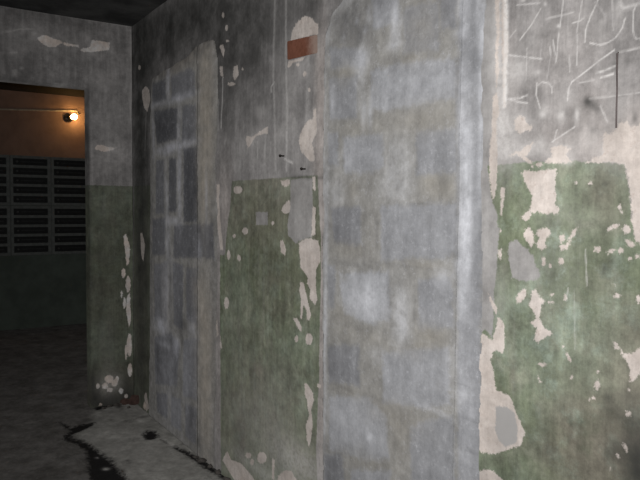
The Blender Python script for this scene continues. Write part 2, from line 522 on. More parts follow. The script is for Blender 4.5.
scratch_r = [
    ([(504.5, -40), (506, 20), (506, 50), (504.5, 105)], 5.0, .9),
    ([(517, 5), (528, 4), (540, 3)], 1.3, .6), ([(541, 8), (531, 25), (520, 40)], 1.3, .7), ([(546, 19), (573, 12)], 1.2, .6), ([(563, 0), (562, 10), (558, 40), (556, 62)], 1.2, .7),
    ([(553, 40), (555, 55)], 1.1, .7), ([(550, 47), (551, 57)], 1.1, .7), ([(582, 0), (577, 30), (577, 65)], 1.2, .6), ([(599, -3), (590, 18), (586, 30), (585, 42)], 1.5, .85),
    ([(625, 18), (622, 28), (615, 38), (607, 43), (600, 45), (590, 43)], 1.5, .85), ([(636, 5), (633, 12), (633, 32), (635, 38), (645, 40)], 1.5, .8), ([(614, 50), (600, 60), (585, 72), (572, 82), (569, 88), (568, 100)], 1.4, .85),
    ([(569, 55), (570, 72)], 1.1, .6), ([(508, 55), (525, 57), (542, 59)], 1.3, .7), ([(510, 99), (520, 98), (527, 95)], 1.4, .8), ([(508, 99), (518, 102), (527, 103)], 1.3, .7),
    ([(537, 83), (536, 95), (540, 108)], 1.4, .75), ([(537, 86), (542, 82), (548, 83), (552, 87), (552, 93)], 1.3, .7), ([(597, 73), (606, 70), (615, 66)], 2.0, .8), ([(601, 77.5), (613, 74)], 2.0, .9),
    ([(590, 99), (645, 92)], 1.0, .5), ([(552, 142), (575, 127)], 1.3, .65), ([(554, 142), (557, 130)], 1.0, .6), ([(572, 23), (580, 21), (584, 18)], 1.3, .7), ([(580, 83), (594, 80)], 1.6, .5),
    ([(527, 48), (526, 80)], 1.0, .4), ([(550, 60), (547, 78)], 1.0, .3), ([(601, 106), (608, 122)], 1.8, .5), ([(612, 0), (613, 30)], 1.0, .45), ([(508, 40), (516, 30)], 1, .4),
    ([(542, 40), (540, 62)], 1.0, .3), ([(595, 2), (604, 14)], 1.0, .4), ([(619, 0), (622, 8), (640, 3)], 3.0, .5),
    ([(585, 250), (586, 285)], 1.2, .5), ([(567, 288), (565, 300)], 1.2, .5), ([(573, 290), (574, 350)], 1.0, .3),
    ([(222, 78), (222, 100), (221, 128)], 1.2, .7), ([(275, 0), (274, 80), (276, 170)], 2.4, .35), ([(286, 0), (287, 80), (287, 170)], 2.4, .4), ([(272, 92), (271.5, 87), (275, 82)], 1.2, .6),
    ([(285, 159), (293, 163)], 1.6, .7), ([(258, 142), (258, 158)], 1.2, .35), ([(265, 140), (265, 158)], 1.2, .35), ([(271, 142), (271, 155)], 1.2, .3),
    ([(619, 52), (630, 50), (645, 46)], 2.0, .6), ([(146, 108), (145, 150)], 1.0, .3), ([(218, 100), (218, 130)], 1.2, .4), ([(287, 135), (287, 150)], 2.0, .5),
]
pale_r = [
    (262, 415, 50, 50, .14),
    (517, 69, 13, 15, .6), (500, 0, 6, 60, .6), (498, 70, 6, 40, .5), (500, 130, 12, 26, .5), (515, 140, 14, 30, .25), (300, 462, 30, 16, .5), (258, 470, 40, 10, .4), (502, 120, 9, 60, .45), (543, 113, 5, 5, .75), (561, 116, 3.6, 6.5, .8), (577, 116, 3.0, 8, .75), (522, 122, 14, 9, .35), (558.5, 26, 2, 2, 1), (545, 4, 1.8, 2, .8), (523, 0, 2.5, 2, .8),
    (524, 150, 22, 8, .5), (563, 152, 16, 10, .4), (560, 148, 8, 2, .5), (540, 142, 5, 8, .4), (568, 162, 6, 4, .5), (607, 152, 6, 8, .6), (608, 150, 3, 4, .8), (622, 8, 9, 7, .5), (530, 40, 10, 14, .2), (568, 98, 9, 9, .3), (537, 73, 5, 3, .5),
    (594, 20, 30, 22, .12), (620, 105, 18, 20, .2), (590, 140, 20, 14, .25), (623, 148, 22, 20, .5),
    (262, 112, 5.5, 6.5, .35), (254, 141, 10, 9, .3), (300, 70, 14, 12, .2), (270, 150, 40, 30, .14), (287, 80, 10, 90, .12),
    (561, 214, 22, 18, .12), (560, 265, 30, 40, .12), (500, 300, 8, 30, .2),
    (290, 470, 26, 12, .18), (262, 440, 50, 40, .10), (228, 470, 10, 8, .2),
]
warm_r = [
    (321, 250, 5, 90, .8), (321, 400, 5, 120, .7), (226, 205, 8, 40, .8), (219, 350, 4, 120, .5),
    (321, 110, 6, 90, .9), (320, 60, 6, 30, .6), (318, 150, 6, 30, .7), (620, 150, 40, 28, .9), (640, 200, 14, 60, 1), (590, 145, 34, 18, .6), (545, 140, 40, 30, .35), (590, 105, 20, 20, .35), (640, 130, 25, 30, .8),
    (505, 100, 12, 80, .4), (560, 60, 80, 60, .25),
]
dull_r = [
    (265, 420, 50, 50, .55), (250, 340, 30, 40, .2),
    (600, 460, 50, 70, .8), (640, 440, 40, 80, .85), (570, 430, 26, 50, .6), (548, 450, 10, 14, .5), (635, 370, 40, 50, .45), (608, 205, 14, 40, .4), (596, 195, 12, 12, .4), (600, 180, 40, 22, .3), (640, 330, 40, 30, .35),
    (258, 180, 40, 14, .6), (240, 215, 16, 30, .45), (262, 210, 40, 30, .5), (232, 440, 12, 50, .4), (242, 440, 4, 30, .6), (300, 460, 30, 20, .4), (259, 370, 5, 7, .8), (300, 200, 30, 40, .3), (280, 260, 60, 50, .25),
    (141, 300, 12, 140, .5), (520, 425, 10, 12, .1), (513, 375, 3, 16, .5),
]
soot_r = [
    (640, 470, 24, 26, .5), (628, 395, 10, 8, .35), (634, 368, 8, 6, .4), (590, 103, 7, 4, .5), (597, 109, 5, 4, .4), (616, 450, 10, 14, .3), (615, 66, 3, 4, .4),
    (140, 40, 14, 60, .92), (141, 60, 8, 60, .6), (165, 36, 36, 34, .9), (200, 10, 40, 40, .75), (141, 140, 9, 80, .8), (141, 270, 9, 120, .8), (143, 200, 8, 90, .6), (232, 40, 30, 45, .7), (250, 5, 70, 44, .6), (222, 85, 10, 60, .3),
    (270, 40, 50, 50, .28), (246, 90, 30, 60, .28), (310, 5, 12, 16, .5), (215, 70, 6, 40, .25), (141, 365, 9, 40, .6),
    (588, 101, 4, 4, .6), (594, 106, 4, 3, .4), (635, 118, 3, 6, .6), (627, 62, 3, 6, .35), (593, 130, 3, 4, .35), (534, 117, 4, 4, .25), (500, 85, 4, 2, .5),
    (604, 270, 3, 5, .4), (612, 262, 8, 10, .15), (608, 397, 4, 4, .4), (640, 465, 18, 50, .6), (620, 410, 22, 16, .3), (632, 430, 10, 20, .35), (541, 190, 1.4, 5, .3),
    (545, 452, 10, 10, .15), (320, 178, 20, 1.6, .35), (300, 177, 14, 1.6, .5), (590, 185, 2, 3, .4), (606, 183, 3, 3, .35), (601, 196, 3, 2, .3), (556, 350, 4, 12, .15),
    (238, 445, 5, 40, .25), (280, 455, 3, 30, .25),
]

us = np.concatenate([np.arange(XE, -3.0, 0.010), np.arange(-3.0, -1.25, 0.007), np.arange(-1.25, -0.70, 0.0031), np.arange(-0.70, 1.81, 0.05)])
vs = np.concatenate([np.arange(0, 1.40, 0.0044), np.arange(1.40, 1.95, 0.0031), np.arange(1.95, H - 0.002, 0.0044), [H]])
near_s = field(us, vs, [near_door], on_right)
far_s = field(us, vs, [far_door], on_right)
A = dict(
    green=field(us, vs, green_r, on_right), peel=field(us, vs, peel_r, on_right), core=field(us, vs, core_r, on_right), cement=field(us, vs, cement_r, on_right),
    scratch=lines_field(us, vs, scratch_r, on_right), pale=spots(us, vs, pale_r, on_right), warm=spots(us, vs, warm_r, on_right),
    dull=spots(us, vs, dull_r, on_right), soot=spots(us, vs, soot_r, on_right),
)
A['fresh'] = spots(us, vs, [(570, 270, 50, 90, 1), (545, 370, 40, 60, .7)], on_right)
A['green'] = np.minimum(A['green'], -field(us, vs, ungreen_r, on_right))
relief = wobble(us, vs, 0.22, 0.002) + wobble(us, vs, 0.05, 0.0006)
relief -= 0.0008 * np.clip((A['peel'] + 0.002) / 0.004, 0, 1)
relief -= 0.001 * np.clip((A['core'] + 0.002) / 0.004, 0, 1)
relief += 0.0004 * np.clip((A['cement'] + 0.004) / 0.008, 0, 1)
cut = np.maximum(near_s, far_s) > 0.030
keep = ~(cut[:-1, :-1] & cut[1:, :-1] & cut[1:, 1:] & cut[:-1, 1:])
M_wall = painted_wall('old_painted_plaster')
to_right = lambda U, V, h: np.stack([U, D - h, V], 1)
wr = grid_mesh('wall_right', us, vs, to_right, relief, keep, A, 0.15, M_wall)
struct(wr)

# ================================================================== BLOCKED DOORWAYS
near_blocks = [   # outline, tone
    ([(331, 48), (352, 47), (366, 52), (366, 66), (332, 70)], -.15), ([(372, 72), (400, 62), (458, 58), (458, 98), (420, 105), (385, 112), (372, 108)], .35), ([(330, 78), (358, 76), (358, 118), (331, 120)], -.05),
    ([(344, 137), (384, 134), (384, 166), (375, 173), (345, 173)], .35), ([(329, 133), (339, 133), (339, 165), (330, 165)], .2),
    ([(417, 132), (458, 128), (458, 173), (418, 175)], -.15), ([(332, 208), (362, 206), (363, 245), (350, 246), (335, 242)], -.45), ([(382, 206), (458, 203), (458, 254), (440, 260), (420, 258), (382, 261)], .08),
    ([(340, 274), (390, 271), (391, 320), (370, 324), (345, 313)], .75), ([(328, 265), (336, 265), (336, 308), (329, 308)], -.1),
    ([(420, 280), (454, 276), (455, 328), (419, 333)], -.1), ([(329, 345), (360, 344), (360, 386), (330, 382)], -.4), ([(384, 352), (450, 346), (451, 404), (425, 408), (384, 402)], .3),
    ([(330, 396), (368, 396), (388, 418), (390, 458), (370, 462), (330, 450)], .45), ([(412, 424), (455, 415), (456, 490), (412, 500)], .0), ([(325, 455), (344, 450), (346, 500), (325, 505)], -.5), ([(352, 470), (392, 470), (392, 510), (352, 515)], .2),
    ([(372, -20), (398, -30), (400, 20), (374, 30)], .1), ([(405, 8), (440, 0), (440, 50), (405, 55)], -.15), ([(440, 0), (457, -5), (457, 28), (441, 30)], -.5),
]
near_light = [(378, 15, 4, 12, .4), (358, 22, 2, 3, .8), (366, 30, 2, 3, .8), (370, 10, 2, 4, .7), (380, 25, 3, 4, .6), (396, 20, 4, 18, .6), (362, 60, 8, 10, .5), # smeared light mortar / lime, and a highlight painted down the left edge; px spots
    (400, 310, 10, 30, .45), (404, 330, 8, 20, .35), (398, 165, 16, 30, .35), (395, 190, 14, 12, .35), (364, 52, 7, 10, .4), (362, 75, 5, 30, .35), (371, 112, 2.5, 18, .6), (365, 115, 3, 16, .4), (334, 100, 2.6, 14, .8), (398, 30, 6, 18, .5), (395, 45, 8, 6, .5),
    (445, 277, 9, 9, .4), (362, 298, 18, 15, .7), (368, 303, 12, 12, .5), (430, 408, 12, 3, .5), (442, 414, 8, 2.5, .5), (370, 437, 5, 5, .5), (327, 20, 6, 30, .3), (349, 158, 6, 12, .45), (338, 195, 8, 16, .3), (370, 18, 3, 8, .5), (345, 38, 2.5, 4, .4), (326.5, 300, 2.5, 200, .35), (378, 355, 8, 10, .25),
    (420, 90, 30, 20, .25), (340, 420, 20, 14, .25), (355, 425, 20, 16, .2), (330, 5, 12, 20, .3), (350, -4, 20, 10, .35),
]
near_dark = [(352, 16, 18, 14, .75), (362, 34, 10, 12, .6), (345, 34, 12, 14, .5), (380, 0, 8, 20, .3), (450, 12, 7, 16, .4), (340, 235, 10, 12, .3), (334, 365, 8, 16, .3), (333, 475, 8, 22, .5), (408, 58, 8, 4, .2),
             (330, 225, 6, 30, .25), (332, 170, 5, 20, .2), (365, 250, 2, 40, .3), (378, 235, 2, 30, .25), (418, 204, 10, 1.6, .35), (418, 150, 2, 24, .3), (416, 305, 2, 24, .25), (380, 400, 20, 3, .2), (400, 265, 40, 2, .25), (355, 265, 30, 2.5, .25), (390, 300, 3, 24, .25), (345, 388, 18, 2, .3), (458, 80, 1.5, 50, .35), (458, 200, 1.5, 60, .25)]
near_ochre = [(408, 60, 9, 5, .6), (420, 118, 40, 16, .6), (360, 128, 20, 8, .4), (440, 188, 20, 10, .7), (430, 180, 10, 4, .5), (352, 190, 8, 10, .5), (350, 250, 20, 8, .45), (345, 278, 4, 4, .6), (430, 334, 20, 10, .7), (420, 345, 14, 4, .5), (348, 330, 16, 14, .3), (350, 392, 14, 6, .4), (420, 30, 20, 30, .5), (390, 320, 4, 10, .3), (345, 75, 10, 12, .5),
              (325, 120, 3, 40, .6), (395, 415, 30, 14, .45), (400, 440, 10, 30, .4), (342, 312, 10, 8, .5), (405, 350, 16, 8, .4), (370, 460, 20, 8, .35), (350, 455, 12, 6, .35), (424, 265, 20, 5, .4), (375, 340, 12, 10, .4)]


def block_mat(name, cols):
    n = NT(name)
    fine = n.noise(70, 4, 0.75)
    mid = n.noise(14, 5, 0.65, off=4)
    ton = n.attr('tone')
    bl = n.mix(n.mr(ton, -1, 1, smooth=False), cols['b_dark'], cols['b_light'])
    bl = n.mix(n.math('MULTIPLY', n.mr(fine, 0.5, 0.72), 0.35), bl, cols['b_grain'])
    mo = n.mix(n.mr(mid, 0.3, 0.7), cols['m_lo'], cols['m_hi'])
    bm_ = n.edge('block', 0.011, 0.012, 18)
    c = n.mix(n.math('MULTIPLY', bm_, 0.88), mo, bl)
    c = n.mix(n.math('MULTIPLY', n.mr(n.noise(5, 5, 0.7, off=8), 0.54, 0.74), 0.22), c, cols['m_lo'])
    c = n.mix(n.math('MULTIPLY', n.mr(n.noise(48, 4, 0.85, off=6), 0.53, 0.72), 0.38), c, cols['lime'])
    c = n.mix(n.math('MULTIPLY', n.attr('ochre'), n.mr(mid, 0.3, 0.7, 0.5, 1.0), True), c, cols['ochre'])
    c = n.mix(n.math('MULTIPLY', n.attr('light'), n.mr(mid, 0.3, 0.62, 0.45, 1.15), True), c, cols['lime'])
    c = n.mix(n.math('MULTIPLY', n.attr('dark'), n.mr(mid, 0.3, 0.7, 1.0, 0.6), True), c, cols['dirt'])
    c = n.mix(n.math('MULTIPLY', n.mr(mid, 0.55, 0.8), 0.2), c, cols['lime'])
    c = n.grime(c, 0.75, (9, 1, 1.0), 0.35)
    n.bump(n.math('ADD', n.math('MULTIPLY', fine, 0.7), mid), 0.35, 0.005)
    return n.out(c, 0.93)


def blockwork(outline, blocks, light, dark, ochre, mat, parent, res, px_split, proud=0.004):
    """one relief grid over the blocked opening, cut into the block infill and the trowelled cement band at its right"""
    P = on_right(outline)
    u = np.arange(P[:, 0].min() - 0.01, P[:, 0].max() + 0.01, res)
    v = np.arange(0, min(P[:, 1].max() + 0.01, H), res)
    s = field(u, v, [outline], on_right)
    s = s + wobble(u, v, 0.05, 0.003) + wobble(u, v, 0.02, 0.002)
    blk = np.full(s.shape, -CL)
    ton = np.zeros(s.shape)
    for poly, t in blocks:
        f = field(u, v, [poly], on_right)
        ton = np.where(f > blk, t, ton)
        blk = np.maximum(blk, f)
    At = dict(block=blk, tone=ton, light=spots(u, v, light, on_right), dark=spots(u, v, dark, on_right), ochre=spots(u, v, ochre, on_right))
    h = np.where(s > 0, proud * np.clip(s / 0.02, 0, 1), -0.004) + wobble(u, v, 0.16, 0.0015) + wobble(u, v, 0.035, 0.0009)
    h += 0.0012 * np.clip((blk + 0.012) / 0.024, 0, 1)
    k = s > -0.004
    k = k[:-1, :-1] & k[1:, :-1] & k[1:, 1:] & k[:-1, 1:]
    cx = on_right([(px_split, 240)])[0, 0]
    left = ((u[:-1] + u[1:]) / 2 < cx)[:, None]
    ox, oy = parent.location.x, parent.location.y
    to3 = lambda U_, V_, h_: np.stack([U_ - ox, D - h_ - oy, V_], 1)
    grid_mesh('blockwork', u, v, to3, h, k & left, At, 0.13, mat, parent)
    grid_mesh('cement_band', u, v, to3, h, k & ~left, At, 0.13, mat, parent)


cols_near = dict(b_dark=(.135, .137, .148), b_light=(.338, .346, .368), b_grain=(.195, .195, .205), m_lo=(.213, .208, .199), m_hi=(.268, .263, .252),
                 ochre=(.24, .223, .192), lime=(.46, .468, .495), dirt=(.075, .075, .08))
cols_far = dict(b_dark=(.060, .063, .074), b_light=(.35, .352, .375), b_grain=(.20, .20, .21), m_lo=(.215, .21, .20), m_hi=(.30, .292, .28),
                ochre=(.36, .325, .28), lime=(.48, .485, .53), dirt=(.05, .05, .055))
M_near = block_mat('smeared_blockwork', cols_near)
M_far = block_mat('sooty_blockwork', cols_far)
cn = on_right([(322.5, 240), (483, 240)])
d_near = empty('blocked_doorway', (cn[:, 0].mean(), D, 0), 'wide near doorway walled up with pale grey concrete blocks and smeared mortar', 'blocked doorway')
band_light = [(465, 150, 7, 25, .7), (466, 225, 6, 12, .9), (464, 265, 7, 8, .8), (467, 210, 6, 8, .6), (484, 30, 2.5, 40, .6), (325, 150, 1.6, 120, .4), (326, 330, 1.6, 120, .5), (466, 235, 8, 30, .8), (466, 190, 7, 30, .7), (468, 130, 6, 40, .55), (462, 33, 7, 6, .7), (462, 70, 4, 7, .7), (468, 85, 8, 8, .5), (483, 70, 3, 60, .6), (482, 130, 3, 80, .5), (464, 290, 7, 30, .6), (470, 400, 12, 16, .35), (460, 360, 10, 30, .3),  # light mortar patches, plus more of the highlight painted on the left edge
              (465, 5, 8, 14, .5), (478, 5, 4, 20, .5), (470, 450, 8, 40, .25), (466, 262, 6, 10, .6), (462, 110, 4, 20, .6)]
band_dark = [(474, 62, 8, 14, .25), (474, 20, 3, 20, .3), (479, 280, 4, 40, .25), (459, 120, 1.5, 200, .3), (459, 400, 1.5, 80, .2), (472, 420, 9, 1.5, .4), (474, 452, 8, 1.5, .4), (466, 386, 9, 1.2, .35), (476, 180, 2, 60, .2), (474, 110, 3, 30, .2)]
blockwork(near_door, near_blocks + [([(459, -90), (487, -90), (486, 0), (483, 200), (481, 480), (479, 700), (459, 700)], .0)], near_light + band_light, near_dark + band_dark, near_ochre, M_near, d_near, 0.006, 458.5)

far_blocks = [
    ([(152.5, 84), (167, 79), (167, 100), (153, 105)], -.55), ([(172, 76), (190, 68), (196, 72), (196, 96), (172, 100)], -.25), ([(155, 111), (178, 108), (178, 139), (157, 144)], -.75), ([(183, 106), (197, 104), (197, 140), (183, 142)], -.3),
    ([(157, 160), (165, 160), (165, 214), (156, 214)], -.35), ([(170, 158), (177, 158), (177, 212), (169, 212)], -.65), ([(184.5, 148), (198, 146), (198, 222), (184, 222)], -.75),
    ([(153, 219), (166, 218), (166, 255), (153, 255)], -.45), ([(175, 225), (214, 223), (215, 258), (174, 258)], -.5), ([(155, 264), (168, 262), (168, 322), (155, 320)], -.1), ([(173, 262), (184, 265), (183, 330), (175, 325)], -.3),
    ([(187, 268), (199, 268), (198, 325), (187, 320)], -.2), ([(155, 337), (172, 332), (180, 346), (178, 386), (156, 384)], -.3), ([(184, 340), (199, 338), (198, 400), (184, 396)], .0), ([(157, 392), (168, 394), (168, 418), (158, 412)], -.4), ([(172, 396), (182, 398), (182, 432), (172, 424)], .1), ([(186, 404), (198, 408), (197, 445), (186, 436)], -.1),
]
far_light = [(162, 328, 6, 8, .7), (177, 352, 2.5, 12, .6), (166, 296, 2.5, 30, .45), (166, 345, 8, 4, .5), (172, 375, 3, 20, .35), (187, 385, 4, 30, .3), (166, 150, 9, 5, .8), (178, 146, 12, 5, .8), (190, 143, 8, 3.5, .6), (180, 185, 2.2, 40, .8), (175, 221, 7, 4, .7), (169, 80, 1.8, 20, .7), (181, 98, 14, 4, .7), (160, 104, 10, 3, .5), (180, 122, 2, 18, .6), (154, 135, 1.4, 25, .6), (167, 195, 2, 25, .5), (161, 325, 6, 7, .7), (178, 345, 3, 8, .5), (168, 235, 2.2, 20, .5),
             (200, 250, 2, 10, .5), (207, 200, 1.5, 30, .4), (165, 370, 10, 20, .2), (170, 410, 10, 20, .25), (193, 330, 5, 10, .5), (170, 275, 4, 40, .3)]
far_ochre = [(206, 90, 7, 70, 1), (207, 140, 7, 60, .9), (204, 190, 5, 34, .9), (205, 330, 7, 50, .9), (206, 400, 7, 70, .9), (190, 50, 14, 12, .8), (165, 70, 16, 6, .6), (180, 62, 14, 8, .6), (166, 295, 3, 30, .4), (200, 290, 8, 20, .5)]
far_dark = [(190, 290, 3, 40, .45), (159, 365, 3, 26, .5), (192, 420, 4, 28, .45), (175, 372, 2.5, 26, .35), (182, 330, 2, 30, .4), (214, 330, 2, 120, .3), (200, 440, 4, 14, .4), (171, 290, 1.4, 34, .4), (160, 62, 22, 16, .95), (185, 52, 18, 12, .8), (205, 42, 10, 10, .7), (160, 95, 7, 12, .4), (165, 125, 9, 16, .4), (193, 185, 5, 36, .4), (160, 120, 14, 30, .25), (183, 165, 2, 14, .3), (190, 185, 4, 36, .35), (152, 240, 2, 100, .35), (212, 240, 4, 22, .3), (199, 80, 1.5, 30, .4), (183, 325, 5, 12, .35), (165, 130, 10, 14, .3), (155, 75, 6, 8, .4)]
cf = on_right([(150, 240), (217, 240)])
d_far = empty('blocked_doorway', (cf[:, 0].mean(), D, 0), 'narrow far doorway near the corner walled up with dark sooty grey blocks', 'blocked doorway')
blockwork(far_door, far_blocks, far_light, far_dark, far_ochre, M_far, d_far, 0.009, 198)

# ================================================================== END WALL
oy1 = on_end([(89.5, 240)])[0, 0]       # right jamb of the opening
oz1 = on_end([(88, 88)])[0, 1]          # head of the opening
OY0 = oy1 - 1.0
us = np.concatenate([np.arange(-1.25, OY0 - 0.02, 0.05), np.arange(OY0, oy1 - 0.004, 0.02), np.arange(oy1, D, 0.006), [D]])
vs = np.concatenate([np.arange(0, oz1 - 0.004, 0.012), np.arange(oz1, H - 0.003, 0.008), [H]])
green_e = [[(-400, 171), (0, 181.5), (90, 185), (140, 186.5), (140, 600), (-400, 600)]]
peel_e = [
    [(37, 38), (42, 35), (48, 36), (54, 39), (61, 40), (62, 42), (70, 44), (78, 45), (82, 49), (90, 47), (92, 40), (102, 41), (110, 43), (109, 50), (100, 51), (90, 52), (82, 52), (78, 47), (68, 46), (60, 43), (56, 47), (48, 47), (41, 43)],
    [(94, 149), (97, 145), (102, 145), (107, 147), (118, 147), (113, 150), (104, 152), (98, 150)],
    [(123, 236), (126, 234), (130, 246), (129, 264), (126.5, 266), (125, 250)], E(123.5, 273, 2.2, 5), E(128, 284, 2.6, 9), [(127, 296), (130, 292), (131, 320), (129, 328), (126, 310)], E(124.5, 303, 1.4, 6), E(129.5, 345, 2.6, 12), E(126, 352, 1.2, 8), E(130, 370, 2.2, 7), E(121.5, 294, 1, 4),
    E(109, 379, 4.5, 4), E(114.5, 383, 3.5, 3.5), E(105, 386, 3, 3), E(117, 379, 2, 3), E(98, 386, 1.8, 3), E(121, 391, 2.4, 3), E(110, 390, 3, 2.4), E(126, 396, 2, 2),
]
scratch_e = [([(5, 32), (20, 29), (33, 29), (36, 36)], 1.3, .55), ([(15, 70), (15, 76)], 1.4, .6), ([(22, 68), (23, 70)], 2.2, .6), ([(37, 73), (37, 78)], 1.4, .5), ([(11, 53), (16, 53)], 1.4, .4), ([(104, 160), (116, 161)], 2.0, .3),
             ([(56, 84), (62, 85)], 1.6, .6), ([(130.5, 30), (133, 186)], 1.4, .35)]
pale_e = [(110, 130, 14, 50, .16), (104, 149, 14, 6, .3), (40, 40, 40, 12, .12), (110, 384, 12, 10, .4), (108, 360, 10, 50, .10)]
soot_dark_e = [(88.2, 150, 1.6, 60, .8), (88.2, 250, 1.6, 80, .8), (88.4, 350, 1.8, 70, .85), (110, 400, 30, 7, .6), (126, 388, 5, 10, .4), (93, 385, 3, 14, .9), (99, 388, 2, 14, .5), (90, 260, 2, 40, .2), (118, 404, 24, 6, .6), (95, 398, 5, 8, .6), (112, 396, 5, 4, .4), (92, 280, 3, 20, .3), (30, 86, 70, 4, .5), (40, 15, 60, 10, .3), (125, 45, 8, 6, .3), (20, 70, 40, 14, .2), (128, 395, 8, 20, .4), (100, 280, 4, 60, .2)]  # soot and low dirt, plus darker strips at the opening's jamb and head
dull_e = [(110, 290, 30, 160, .3), (110, 392, 40, 22, .9)]
A = dict(green=field(us, vs, green_e, on_end), peel=field(us, vs, peel_e, on_end), core=field(us, vs, [], on_end), cement=field(us, vs, [], on_end),
         scratch=lines_field(us, vs, scratch_e, on_end), pale=spots(us, vs, pale_e, on_end), warm=spots(us, vs, [(110, 395, 16, 10, .5)], on_end), dull=spots(us, vs, dull_e, on_end), soot=spots(us, vs, soot_dark_e, on_end))
uc = (us[:-1] + us[1:]) / 2
vc = (vs[:-1] + vs[1:]) / 2
hole = ((uc > OY0) & (uc < oy1))[:, None] & (vc < oz1)[None]
rel = wobble(us, vs, 0.15, 0.002)
rel -= 0.0008 * np.clip((A['peel'] + 0.002) / 0.004, 0, 1)
we = grid_mesh('wall_end', us, vs, lambda U, V, h: np.stack([XE + h, U, V], 1), rel, ~hole, A, 0.10, painted_wall('end_wall_plaster', (1, 14, 1.2), dict(grey=1.5, pale=1.5, green=1.0, cream=1.85, chalk=1.3, warm=1.2), 1.3), back=True)
struct(we)

# ================================================================== FLOOR
us = np.concatenate([np.arange(XF - 0.1, -4.7, 0.06), np.arange(-4.7, -2.2, 0.012), np.arange(-2.2, 1.85, 0.08)])
vs = np.concatenate([np.arange(-1.6, 0.2, 0.06), np.arange(0.2, 1.40, 0.010), np.arange(1.40, 2.15, 0.06)])
light_f = [[(92, 410), (104, 404), (140, 398), (160, 400), (260, 480), (330, 560), (200, 620), (124, 480), (113, 462), (102, 453), (94, 449), (82, 440), (74, 433), (86, 427), (92, 421)]]
crack_f = [[(160, 438.5), (185, 450), (205, 461), (215, 468), (236, 479), (229, 482), (208, 469), (196, 460.5), (180, 451.5)], [(94, 405), (106, 401), (124, 399), (140, 398), (140, 401), (124, 403), (110, 406), (96, 409.5)], [(58, 420), (66, 423), (71, 426.5), (85, 423), (95, 421.5), (92, 425), (86, 428.5), (77, 431.5), (70, 434), (72, 437), (82, 439), (88, 443), (94, 448), (101, 452), (107, 457), (113, 460.5), (117, 468), (122, 473), (131, 481), (140, 492), (95, 492), (90, 477), (87.5, 467), (87, 458), (86, 451), (82, 446), (76, 442.5), (68, 440), (62.5, 437.5), (66, 433), (70, 430), (64, 426)],
           [(142, 435), (146, 431), (153, 430), (158, 433), (157, 437), (151, 439), (144, 438.5)]]
pale_f = [(106, 467, 7, 4, 1), (97, 456, 4, 2, .6), (140, 420, 12, 3, .6), (172, 444, 12, 4, .7), (166, 440, 8, 3, .5), (135, 450, 30, 20, .2), (112, 437, 14, 6, .2)]
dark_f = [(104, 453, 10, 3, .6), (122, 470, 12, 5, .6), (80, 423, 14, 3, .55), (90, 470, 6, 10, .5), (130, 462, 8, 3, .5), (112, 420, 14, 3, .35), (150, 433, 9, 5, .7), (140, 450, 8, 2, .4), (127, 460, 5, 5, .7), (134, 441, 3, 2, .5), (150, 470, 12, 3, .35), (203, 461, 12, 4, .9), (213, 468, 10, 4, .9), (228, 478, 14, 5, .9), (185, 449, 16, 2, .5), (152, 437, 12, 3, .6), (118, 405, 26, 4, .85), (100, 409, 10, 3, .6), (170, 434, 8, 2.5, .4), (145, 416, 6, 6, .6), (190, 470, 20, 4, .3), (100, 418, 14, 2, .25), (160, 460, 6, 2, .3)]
A = dict(light=field(us, vs, light_f, on_floor), crack=field(us, vs, crack_f, on_floor), pale=spots(us, vs, pale_f, on_floor), dark=spots(us, vs, dark_f, on_floor))
rel = wobble(us, vs, 0.3, 0.002) + wobble(us, vs, 0.06, 0.001) + 0.003 * np.clip((A['light'] + 0.01) / 0.03, 0, 1) - 0.004 * np.clip((A['crack'] + 0.004) / 0.01, 0, 1)
n = NT('broken_screed')
mid = n.noise(7, 5, 0.65)
fine = n.noise(45, 4, 0.7, off=2)
c = n.mix(n.mr(mid, 0.3, 0.7), (.085, .080, .075), (.145, .138, .132))
c = n.mix(n.math('MULTIPLY', n.mr(fine, 0.5, 0.75), 0.4), c, (.21, .20, .19))
lt = n.mix(n.mr(mid, 0.3, 0.7), (.22, .216, .20), (.30, .293, .275))
lt = n.mix(n.math('MULTIPLY', n.mr(fine, 0.5, 0.75), 0.3), lt, (.20, .195, .185))
c = n.mix(n.math('MULTIPLY', n.edge('light', 0.02, 0.035, 14), 0.9), c, lt)
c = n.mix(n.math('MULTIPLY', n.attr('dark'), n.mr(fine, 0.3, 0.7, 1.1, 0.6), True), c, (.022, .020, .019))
c = n.mix(n.math('MULTIPLY', n.mr(n.noise(9, 6, 0.75, off=9), 0.55, 0.70), 0.55), c, (.06, .057, .053))
c = n.mix(n.edge('crack', 0.022, 0.016, 18), c, (.014, .013, .013))
c = n.mix(n.math('MULTIPLY', n.attr('pale'), n.mr(fine, 0.3, 0.65, 0.4, 1.0), True), c, (.50, .485, .46))
c = n.grime(c, 0.9, (1, 1, 1))
n.bump(n.math('ADD', fine, mid), 0.5, 0.006)
fl = grid_mesh('floor', us, vs, lambda U, V, h: np.stack([U, V, h - 0.006], 1), rel, None, A, 0.10, n.out(c, 0.9))
struct(fl)

# ================================================================== CEILING AND THE OTHER WALLS
n = NT('sooty_ceiling')
mid = n.noise(3.5, 5, 0.65)
c = n.mix(n.mr(mid, 0.35, 0.7), (.020, .020, .020), (.050, .050, .049))
n.bump(n.noise(25, 4), 0.3, 0.004)
M_ceil = n.out(c, 0.95)
bm = bmesh.new()
box(bm, XE - 0.1, 1.85, -1.6, 2.1, H, H + 0.12)
struct(bm_obj('ceiling', bm, M_ceil))
bm = bmesh.new()
box(bm, XF - 0.1, XE - 0.1, -1.6, 2.1, H, H + 0.12)
struct(bm_obj('ceiling_lobby', bm, plain('lobby_ceiling_soot', (.016, .014, .013), 0.95)))


